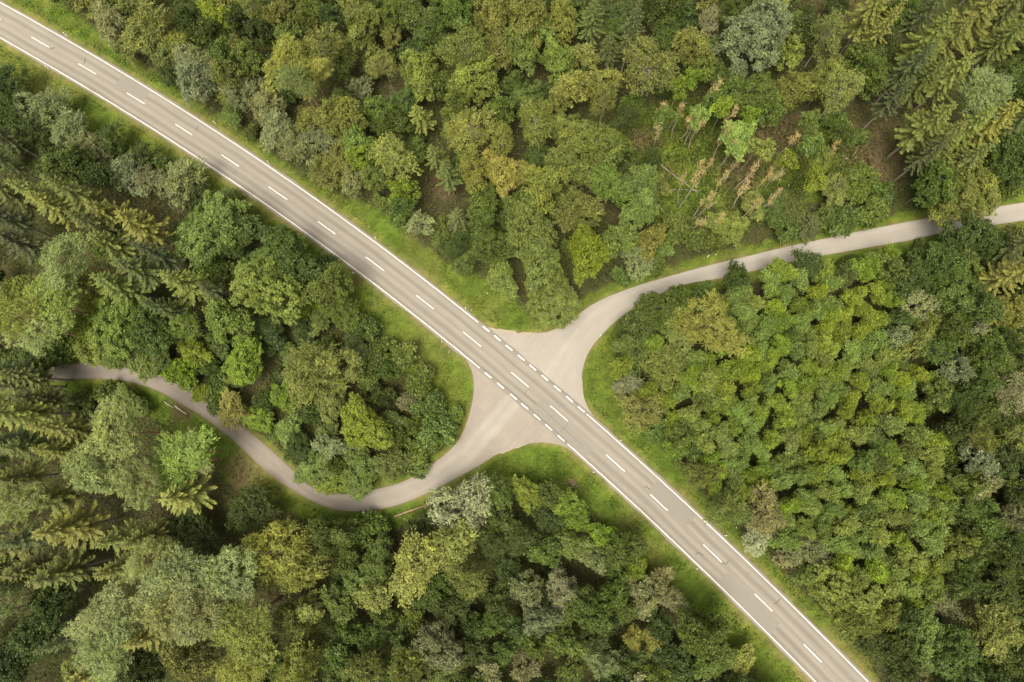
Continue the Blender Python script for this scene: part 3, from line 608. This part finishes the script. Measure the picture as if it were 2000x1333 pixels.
# between the main road and the track
listing(0, 0, '''40 330 74 Wd,60 430 74 Wd,150 420 70 Ww,215 440 80 Ww,290 520 86 Ww,170 510 60 Wd,385 600 82 Ww,445 560 62 Wd,500 690 78 Ww,560 620 62 Wd,615 715 68 Ww,720 715 82 Ww,660 660 50 Wd,770 770 60 Wd,250 640 78 Oe,320 660 64 Od,400 690 60 Od,
50 760 85 So,160 760 80 Sy,210 810 80 Sy,290 760 80 So,430 830 82 Sy,530 890 90 Sy,440 960 82 Sy,320 1110 82 Sy,470 1120 92 So,560 1050 90 So,720 1110 88 Sy,380 880 70 So,270 990 96 Pw,60 950 80 Sd,40 860 70 Sd,210 1190 100 Po,90 1150 75 Oo,60 1270 84 Po,160 1280 90 Pw,620 1000 70 Sd,
470 1260 120 Og 12,340 1290 64 Ol 8,600 1290 84 Oe,390 1200 60 Ol,840 890 122 Og 13,930 920 92 Oe 11,880 805 60 Oe 6,1060 1130 130 Og 15,880 1250 84 Og,730 1270 60 Bg,1180 1050 84 Oe,1290 1130 76 Oe,1210 1220 50 Dl,1340 1220 76 We,1100 950 66 Oe,1420 1280 60 De,1250 1050 60 Wd,830 1150 60 Sd,650 1200 60 Se''')
# beyond the clearing and along the side road
listing(1000, 0, '''50 60 92 Oo,90 110 72 Og,200 90 64 Oy,40 190 72 Oo,170 240 76 Og,265 225 48 Oy,235 340 62 Oy,310 70 66 So,380 190 40 Se 14,350 330 62 Oy,360 400 52 Bo,460 130 70 Se,540 50 62 Od,610 140 68 Oe,590 40 60 Od,540 265 112 Bo 18,700 190 66 Oo,740 270 54 Oo,770 100 58 Ww,680 80 55 Od,
950 150 124 Ow 17,1090 220 54 Oo,1030 40 40 Oy,840 370 78 Oe,930 380 80 Oe,1080 370 80 Fo,1010 430 60 Oe,1220 330 74 Oo,1290 360 84 By 17,1230 140 84 Bo,1410 50 96 Sy,1450 110 60 Sy,1540 60 80 Oe,1400 290 70 Oe,1440 200 66 Od,1350 220 60 Oe,1140 130 60 Od,880 40 70 Od,
1610 160 92 Sy,1800 80 98 Sy,1710 150 80 So,1900 170 82 So,1960 120 80 Sy,1560 260 80 Se,1600 330 82 So,1720 300 86 Sy,1850 370 84 Pw,1480 400 62 Se,1620 490 100 Sy,1680 560 80 So,1780 500 82 Sy,1870 500 92 Sy,1960 480 74 So,1790 620 74 So,1640 600 60 Se,1620 60 70 Se,1940 30 80 So,
1740 740 132 Oo 12,1830 740 80 Oy 11,1650 720 80 Oe,1950 640 84 Oe,1920 720 70 De,1980 560 80 Oe,1960 300 70 Oe,1990 380 70 Od,1290 540 46 Oe,1340 540 40 De,1250 480 44 De,
90 490 86 Bo,210 510 74 Oo,230 560 52 Oy,350 580 88 Fo,290 680 84 Wo,130 740 88 Fy,380 730 74 Og,500 750 92 Og,500 820 70 Og,250 830 92 Fo,30 680 64 Oy,60 900 104 Oo,290 990 92 Ol,410 950 62 Og,490 1020 68 Ww,540 940 52 Oy,100 1020 90 Oo,150 1160 112 Og 8,200 640 60 Fo,160 430 50 Oy,110 620 60 We,40 800 60 Oe,
720 470 38 Yg 13,880 560 62 Yg 13,950 590 42 Yg 13,820 440 38 Yl 13,910 470 32 Yl 13,1160 500 38 Ye 13,1150 580 42 Ye 13,1180 710 42 Yl 13,1080 640 34 Yl 13,590 470 36 Ye 13,470 420 42 De 5,840 880 70 Og 7,700 330 36 Yl 13,640 370 34 Yl 13,500 420 30 De,1190 620 36 Ye 13,
1000 800 64 Oe 6,1080 800 74 We 6,1060 880 62 De 4,1170 870 56 Se 6,1260 740 54 Oo 6,1330 760 52 De 4,1220 850 50 De,1290 870 60 De,1400 830 60 De,1360 690 50 De,1440 760 50 De,1270 700 46 De,940 800 50 Oo 6,700 930 60 De,620 900 60 De,780 940 50 De,560 1040 40 De''')
# the stand below the side road
listing(1000, 0, '''565 1205 72 Oe,508 1255 46 Od 7,450 1285 46 Wd,650 1168 62 Oe,755 1172 58 Oe,885 1098 52 Od,1060 1060 60 Yl,1010 1100 50 Yg,1170 1030 62 Yd,1230 1060 44 Yl,1370 1050 62 Yl,1300 1080 50 Ye,760 1280 116 Fy 14,560 1260 60 We,500 1290 60 We,1550 1100 84 Od,1650 1040 84 Oe,1710 1130 90 Oe,1800 920 94 Od,1860 960 60 Od,1970 1090 84 Sy 25,1990 960 70 Se,1480 1060 60 Oe,1800 1200 90 Oe,1930 1220 80 Oo''')
listing(1000, 667, '''580 110 92 Wo,450 170 62 Ww,510 270 88 Wo,620 60 84 Wo,480 60 70 We,660 370 64 Oe,560 340 50 De,740 520 62 Fo,840 640 74 Fo,990 660 84 Fb,960 770 72 Ws,1130 800 84 Wb,1190 850 60 Ws,1080 830 60 Wb,1290 1000 124 Oo 12,1330 1080 86 Fo,1210 940 66 Wo,
1930 210 84 Bb 14,1970 370 70 Bo,1960 700 64 Fb,1880 1120 100 Fy,1690 1030 64 Wb,1600 1150 104 Oe 10,1490 1190 70 Od,1720 1210 94 Oe,1900 850 84 Od,1900 440 74 Od,1880 980 84 Od,1950 1240 80 Od,1550 1300 76 Wb,1860 60 80 Oe,1960 60 70 Od,1860 300 50 Oe,1960 560 60 Od,1830 860 60 Wb,1760 1300 70 Od''')
# below the main road and the track
listing(1000, 667, '''200 640 62 Ol 7,350 760 54 Ol 7,480 890 52 Ol 7,130 820 64 Oe,240 800 56 Oo,210 980 74 Ow,300 1050 84 Oe,110 1080 70 Ow,470 1150 44 Fy 9,540 1170 42 Fy 8,720 1150 84 Oe,780 1110 66 Oe,900 1250 54 Oy 6,580 920 50 Wb,60 980 70 Ow,400 980 60 Oe,60 600 60 Ol 6,250 700 50 Ol 7''')
listing(0, 667, '''760 40 56 Ol 7,960 85 78 Ol 9,740 130 54 Dl,870 190 60 De,1240 110 134 Fo 15,1300 200 84 Oo 10,1110 220 54 Ol 6,910 270 72 Fy 7,1010 310 54 Ol 5,1430 340 94 Ol 11,1290 410 54 Ww 7,1175 425 66 Wd 6,1232 488 74 Og 6,1300 555 50 Ol 5,1400 515 80 Oe 6,1530 480 64 Oe 6,1700 350 74 De,1750 330 44 Dg,1600 240 44 Db,1190 160 60 Oe,1440 130 60 De,
60 270 100 Sy 24,60 160 90 So,150 230 70 Se,440 205 50 De,500 245 64 Oo 5,320 240 50 De,420 360 110 Pw,690 470 122 Pg 16,735 430 64 Pw 14,700 600 100 Sy,240 340 76 Sy,230 440 76 Sy,350 500 82 Pw,560 570 82 Pw,470 550 80 Sy,60 530 90 So,60 640 84 Pw,200 620 100 Sy,270 730 110 Sy,480 770 82 Sy,570 750 76 So,470 880 74 Sy,590 850 84 Pb,660 930 100 Pw,840 910 112 Pw,130 900 110 So,250 900 90 So,20 1020 64 Pw,
400 1080 128 Pw,640 1050 100 Pw,590 1150 82 Sy,760 1080 110 Pw,920 1110 112 Po,430 1210 100 Pw,350 1290 84 Sy,740 1240 84 Oo,940 1240 110 Po,1170 1260 94 Fo,120 420 80 So,30 400 80 Se,120 760 80 Se,30 800 80 So,60 940 70 Se,150 1130 90 Od,60 1230 90 Od,220 1000 80 Od,560 1290 80 Od,
1090 830 138 Fy 17,1180 900 90 Fy 16,1010 900 90 Fo 15,1170 1080 92 Oo,985 650 88 Wd 9,1300 760 84 Oe,1440 740 70 De 5,1470 860 74 Oe,1480 990 64 Oy,1620 860 112 Fy,1780 780 100 Fy,1820 920 84 Fo,1810 640 112 Ws 13,1880 610 60 Ws 11,1710 1190 88 Ow,1600 1280 92 Fo,1430 1280 76 Fo,790 780 90 Od 9,720 720 70 Od 9''')
listing(0, 667, '''100 130 80 So 19,20 130 80 Se 19,150 60 80 Oe 8,250 35 60 De 5,200 45 50 De,350 35 58 Og 6,450 45 62 Oe 6,545 65 60 Og 6,620 80 50 Oe 5,690 120 44 Dl,120 90 60 De 5,30 90 70 Oe 8,800 210 40 Dl,860 240 46 De,1650 420 60 De,1600 480 60 De,1770 290 40 Dg,1680 250 60 De,1640 160 60 De,1580 60 60 De,1500 40 60 De''')
# the dead and dying trees standing in the clearing: foot and top in the photograph
for fx, fy, h in ((650, 815, 21.), (648, 795, 11.), (540, 590, 14.), (622, 540, 13.), (690, 580, 12.), (800, 665, 13.), (868, 742, 12.), (905, 722, 13.), (720, 730, 12.), (700, 860, 14.), (985, 745, 11.), (697, 920, 11.), (725, 850, 13.), (860, 880, 13.), (1030, 628, 13.), (1180, 655, 11.), (555, 510, 12.), (740, 440, 13.), (920, 860, 12.), (800, 560, 13.), (670, 570, 12.), (780, 780, 11.), (600, 520, 13.), (655, 545, 12.), (820, 720, 12.), (850, 820, 12.), (940, 760, 12.), (1000, 700, 12.), (760, 900, 10.), (770, 640, 14.)):
    x, y = ground([(1000 + fx / 2, fy / 2)])[0]; plant('X', x, y, 1.2 * RT.uniform(.75, 1.2), h, 't')

# ---- fill the woods between them: spacing by zone
XY = np.zeros((4000, 3))
def rad_free(x, y, R, k):
    n_ = len(TREES); q = XY[:n_]
    return not (np.hypot(q[:, 0] - x, q[:, 1] - y) < k * (R + q[:, 2])).any()
def conifers(px, py): return (px < 500 and py > 740) or (px < 330 and 300 < py < 700) or (px > 1560 and py < 330)
HOLE8 = ground([(1890, 745)], 8.)[0]
def fill(zone, n, pick, k, lim=(-112, 112, -74, 98), edge=.5):
    for i_, t_ in enumerate(TREES): XY[i_] = t_['x'], t_['y'], t_['R']
    P = np.c_[[RT.uniform(lim[0], lim[1]) for _ in range(n)], [RT.uniform(lim[2], lim[3]) for _ in range(n)]]
    P = P[inside(P, zone) & ~inside(P, CLEAR) & (np.hypot(*(P - HOLE8).T) > 1.6)]
    pd = pave_dist(P); px, _ = topix(np.c_[P, np.full(len(P), 6.)])
    for p, d_, q in zip(P, pd, px):
        if not (-70 < q[0] < 2070 and -70 < q[1] < 1403): continue
        kk, R, tone, h = pick(q[0], q[1]); kx = k * (1.6 if conifers(q[0], q[1]) else 1.0)
        if d_ < R + edge or not rad_free(p[0], p[1], R, kx): continue
        plant(kk, p[0], p[1], R, h or height_of(kk, R) * (.78 if kk in 'OFW' and not inside(p[None], Z_E)[0] else 1), tone); XY[len(TREES) - 1] = p[0], p[1], R
def pick_e(px, py):
    if px > 1830 + .12 * (py - 900) or (py < 700 and px > 1740) or (py > 1180 and px > 1560):
        return RT.choice('OOOFD'), RT.uniform(2.1, 3.0), RT.choice('ddeeeow'), None
    return 'Y', RT.uniform(1.65, 2.3), RT.choice('llllggggge'), None
fill(Z_E, 60000, pick_e, .585, edge=1.6)
def pick_n(px, py):
    if px > 1560 and py < 320: return RT.choice('SSOOD'), RT.uniform(2.0, 2.9), RT.choice('eedo'), None
    return RT.choice('OOOFW'), RT.uniform(1.8, 3.0), RT.choice('dddeeeeo'), None
fill(Z_N, 12000, pick_n, .76)
def pick_s(px, py):
    if px < 480: return RT.choice('SSSPOO'), RT.uniform(2.0, 2.9), RT.choice('ooeed'), None
    return RT.choice('OOOOF'), RT.uniform(2.0, 3.1), RT.choice('dddeeeew'), None
fill(Z_S, 16000, pick_s, .68)
def pick_w(px, py):
    if px < 300 and py < 680: return RT.choice('SSOD'), RT.uniform(2.0, 2.8), RT.choice('eedo'), None
    return RT.choice('OODD'), RT.uniform(1.7, 2.6), RT.choice('ddeeeelg'), RT.uniform(3.2, 6.0)
fill(Z_W, 14000, pick_w, .68, edge=.2)
def pick_d(px, py): return 'D', RT.uniform(1.1, 1.9), RT.choice('deeeg'), None
fill(Z_E, 9000, pick_d, .62); fill(Z_N, 1500, pick_d, .66); fill(Z_W, 1200, pick_d, .66); fill(Z_S, 1500, pick_d, .66)

# ---- labels that single each tree out: look, then rank from the junction among its likes in its wood
JX, JY = ground([(1035, 760)])[0]
ORD = 'nearest,second,third,fourth,fifth,sixth,seventh,eighth,ninth,tenth,eleventh,twelfth,thirteenth,fourteenth,fifteenth,sixteenth,seventeenth,eighteenth,nineteenth,twentieth'.split(',')
TENS = {2: 'twenty', 3: 'thirty', 4: 'forty', 5: 'fifty', 6: 'sixty', 7: 'seventy', 8: 'eighty', 9: 'ninety'}
ONES = ' first second third fourth fifth sixth seventh eighth ninth'.split(' ')
def ordinal(i):
    if i < 20: return ORD[i]
    n_ = i + 1; t, o = divmod(n_, 10)
    if o == 0: return {2: 'twentieth', 3: 'thirtieth', 4: 'fortieth', 5: 'fiftieth', 6: 'sixtieth'}.get(t, TENS.get(t, 'ninety') + 'th')
    return TENS.get(t, 'ninety') + '-' + ONES[o]
WOODS = {'n': ('around the clearing', 'trees around the clearing'), 'e': ('below the pale side road', 'trees in the stand below the side road'),
         's': ('below the brown track', 'trees below the brown track'), 'w': ('between main road and track', 'trees between main road and track')}
def wood_of(t):
    p = np.array([[t['x'], t['y']]])
    for key_, z_ in (('e', Z_E), ('s', Z_S), ('w', Z_W), ('n', Z_N)):
        if inside(p, z_)[0]: return key_
    dd = {key_: dist_poly(p, np.vstack([z_, z_[:1]]))[0] for key_, z_ in (('e', Z_E), ('s', Z_S), ('w', Z_W), ('n', Z_N))}
    return min(dd, key=dd.get)
def size_word(t):
    k, R = t['k'], t['R']
    if k == 'S': return 'tall' if t['h'] > 16 else 'young'
    if k == 'P': return 'tall'
    if k == 'X': return 'tall' if t['h'] > 12.5 else 'slim'
    if k == 'D': return 'low' if R < 1.6 else 'bushy'
    if k == 'Y': return 'slim' if R < 2.1 else 'rounded'
    return 'small' if R < 2.6 else 'broad' if R > 4.2 else 'middling'
classes = {}
for t in TREES:
    t['wood'] = wood_of(t); t['size'] = size_word(t)
    classes.setdefault((t['word'], t['wood'], t['size'], t['tone']), []).append(t)
for (k, w_, s_, c_), ts in classes.items():
    ts.sort(key=lambda t: math.hypot(t['x'] - JX, t['y'] - JY))
    for i, t in enumerate(ts):
        look = f"{s_} {TONE[c_][1]} {t['word']}"
        t['label'] = f"{look} {WOODS[w_][0]}, {'the only such one' if len(ts) == 1 else ordinal(i) + (' to' if i == 0 else ' from') + ' the junction'}"
for t in TREES:
    R0, H0, cm_, tm_ = t['v']
    root = obj(t['name'], None, label=t['label'], category='shrub' if t['k'] == 'D' else 'tree', group=f"{t['word']}s: {WOODS[t['wood']][1]}")
    root.empty_display_size = .5
    zg = float(height(np.array([[t['x'], t['y']]]))[0])
    root.location = (t['x'], t['y'], zg)
    tilt = .06 if t['k'] == 'X' else .025
    root.rotation_euler = (RT.gauss(0, tilt), RT.gauss(0, tilt), RT.uniform(0, 6.283))
    sr = t['R'] / R0; root.scale = (sr * RT.uniform(.93, 1.07), sr * RT.uniform(.93, 1.07), t['h'] / H0)
    a = bpy.data.objects.new('trunk', tm_); COL.objects.link(a); a.parent = root
    b = bpy.data.objects.new('crown', cm_); COL.objects.link(b); b.parent = root; b.color = (*t['col'], 1)
print('TRIS', sum(len(m.loops)-2*len(m.polygons) for m in bpy.data.meshes)); print('TREES', len(TREES), {k: sum(t['k'] == k for t in TREES) for k in KIND})

# ------------------------------------------------------------------ delineator posts, a small sign, logs, a brush pile
def post_mesh():
    V, Q = tube(np.array([[0, 0, -.2], [0, 0, .95], [0, .01, 1.02]]), [.085, .08, .06], 8)
    Vc = np.vstack([V, [[0, 0, 1.03]]]); n0 = 16
    T_ = np.array([(n0 + k, n0 + (k + 1) % 8, len(V)) for k in range(8)])
    return make_mesh('post_body', Vc, Q, T_)
PB = post_mesh(); PB.materials.append(M_WHITE)
bv, bq = tube(np.array([[0, 0, .68], [0, .004, .9]]), [.088, .086], 8); BAND = make_mesh('post_band', bv, bq); BAND.materials.append(M_BLACK)
rv, rq = tube(np.array([[0, -.092, .74], [0, -.088, .86]]), [.02, .02], 6); REF = make_mesh('post_reflector', rv, rq); REF.materials.append(M_RED)
POSTS = [((125, 65), 'at the upper end of the main road, beside its clearing-side line'), ((89, 130), 'at the upper end of the main road, beside its track-side line'), ((417, 237), 'second along the clearing-side verge from the upper end'), ((522, 315), 'third along the clearing-side verge from the upper end'),
         ((475, 379), 'second along the track-side verge from the upper end'), ((733, 465), 'fourth along the clearing-side verge, on bare dry ground'), ((689, 532), 'third along the track-side verge, beside a bare soil patch'), ((909, 601), 'just before the junction on the clearing-side verge'), ((862, 667), 'just before the junction on the track-side verge'),
         ((1174, 655), 'at the inner edge of the side road bend'), ((1213, 860), 'just past the junction below the side road'), ((1159, 923), 'just past the junction below the brown track'), ((1418, 1047), 'beside the grey willow hedge past the junction'), ((1361, 1111), 'on the grassy verge far past the junction'), ((1384, 500), 'in the grass beside the side road and clearing')]
for px, where in POSTS:
    p = ground([px], .9)[0]
    z_ = float(height(p[None])[0]); i = np.argmin(((MID - p) ** 2).sum(1))
    r = obj('delineator_post', None, label='white delineator post ' + where, category='post', group='delineator posts along the road verges')
    r.location = (p[0], p[1], z_); r.rotation_euler = (RT.gauss(0, .05), RT.gauss(0, .05), math.atan2(T[i][1], T[i][0]) + math.pi / 2)
    for nm, me in (('post_body', PB), ('black_band', BAND), ('reflector', REF)):
        o = bpy.data.objects.new(nm, me); COL.objects.link(o); o.parent = r
def sign(px, rz, label):
    p = ground([px], 1.2)[0]; r = obj('road_sign', None, label=label, category='sign'); r.location = (*p, float(height(p[None])[0])); r.rotation_euler = (0, 0, rz)
    v, q = tube(np.array([[0, 0, -.3], [0, 0, 1.7]]), [.035, .035], 8); obj('pole', make_mesh('sign_pole', v, q), M_GALV, r)
    b = np.array([(x, y, z) for x in (-.34, .34) for y in (-.05, -.02) for z in (1.15, 1.6)], float); b[:, 1] -= (b[:, 2] - 1.15) * .25
    obj('board', make_mesh('sign_board', b, [(0, 1, 3, 2), (4, 6, 7, 5), (0, 4, 5, 1), (2, 3, 7, 6), (0, 2, 6, 4), (1, 5, 7, 3)]), M_GALV, r)
sign((921, 605), .9, 'small pale sign board on a pole beside the junction post, clearing side')
sign((877, 686), 1.0, 'small pale sign board on a pole at the grassy corner of the brown track')
def log(pa, pb, r, mat, label, z=.12, branch=0):
    a, b = ground([pa])[0], ground([pb])[0]; root = obj('fallen_log', None, label=label, category='log')
    root.location = (*a, 0); k = 7; t = np.linspace(0, 1, k)[:, None]; rng = np.random.default_rng(int(pa[0]))
    p = np.c_[(b - a) * t, height(a + (b - a) * t) + z] + np.c_[rng.normal(0, .03, (k, 2)), np.zeros(k)]
    v, q = tube(p, r * (1 - .45 * t[:, 0]), 8)
    nv = len(v); v = np.vstack([v, p[:1], p[-1:]]); tr = [(i, (i + 1) % 8, nv) for i in range(8)] + [((k - 1) * 8 + (i + 1) % 8, (k - 1) * 8 + i, nv + 1) for i in range(8)]
    obj('stem', make_mesh('log_stem', v, q, tr, smooth_shade=True), mat, root)
    for _ in range(branch):
        s0 = p[rng.integers(2, k)]; e = s0 + np.append(rng.normal(0, .6, 2), rng.uniform(.2, .8))
        v, q = tube(np.array([s0, (s0 + e) / 2 + rng.normal(0, .05, 3), e]), [.04, .03, .01], 5); obj('branch_stub', make_mesh('branch_stub', v, q), mat, root)
log((1287, 322), (1363, 378), .14, M_GREYLOG, 'bleached fallen trunk lying across the grassy clearing', .15, 4)
log((1294, 369), (1368, 374), .1, M_GREYLOG, 'thinner grey fallen trunk lying crosswise near the bleached one', .12, 3)
log((1286, 399), (1301, 421), .08, M_DEADBARK, 'short thin fallen branch at the clearing edge', .1)
log((1352, 430), (1400, 395), .1, M_DEADBARK, 'slim fallen stem between tan dead trees low in the clearing', .1, 3)
log((685, 1021), (755, 1012), .2, M_LOG, 'long red-brown log in the grass outside the track bend', .2)
log((770, 1009), (838, 985), .18, M_LOG, 'red-brown log beside the silvery willow and the track bend', .2)
log((322, 785), (340, 797), .14, M_DEADBARK, 'short pale log beside the shaded track', .2)
log((342, 793), (366, 810), .2, M_DEADBARK, 'thick pale log on the bank beside the shaded track', .2)
def brush(px, R, label, seed):
    p = ground([px])[0]; rng = np.random.default_rng(seed); root = obj('brush_pile', None, label=label, category='brush pile'); root.location = (*p, float(height(p[None])[0]))
    for i in range(26):
        a = rng.normal(0, R * .5, 3); a[2] = abs(a[2]) * .25 + .08; d_ = unit(rng, 1)[0]; d_[2] *= .25; l_ = rng.uniform(.3, .8) * R
        v, q = tube(np.array([a - d_ * l_, a + rng.normal(0, .06, 3), a + d_ * l_]), [.035, .04, .015], 5); obj('stick', make_mesh('stick', v, q), M_DEADBARK if i % 2 else M_LOG, root)
brush((1116, 944), 1.0, 'pinkish brown brush pile on the grass below the main road', 1)
brush((538, 1275), 1.6, 'tangled bare brown branches in a dark gap among pines', 2)
brush((1012, 1278), 1.4, 'bare grey-brown dead branches poking through the dark lower wood', 3)
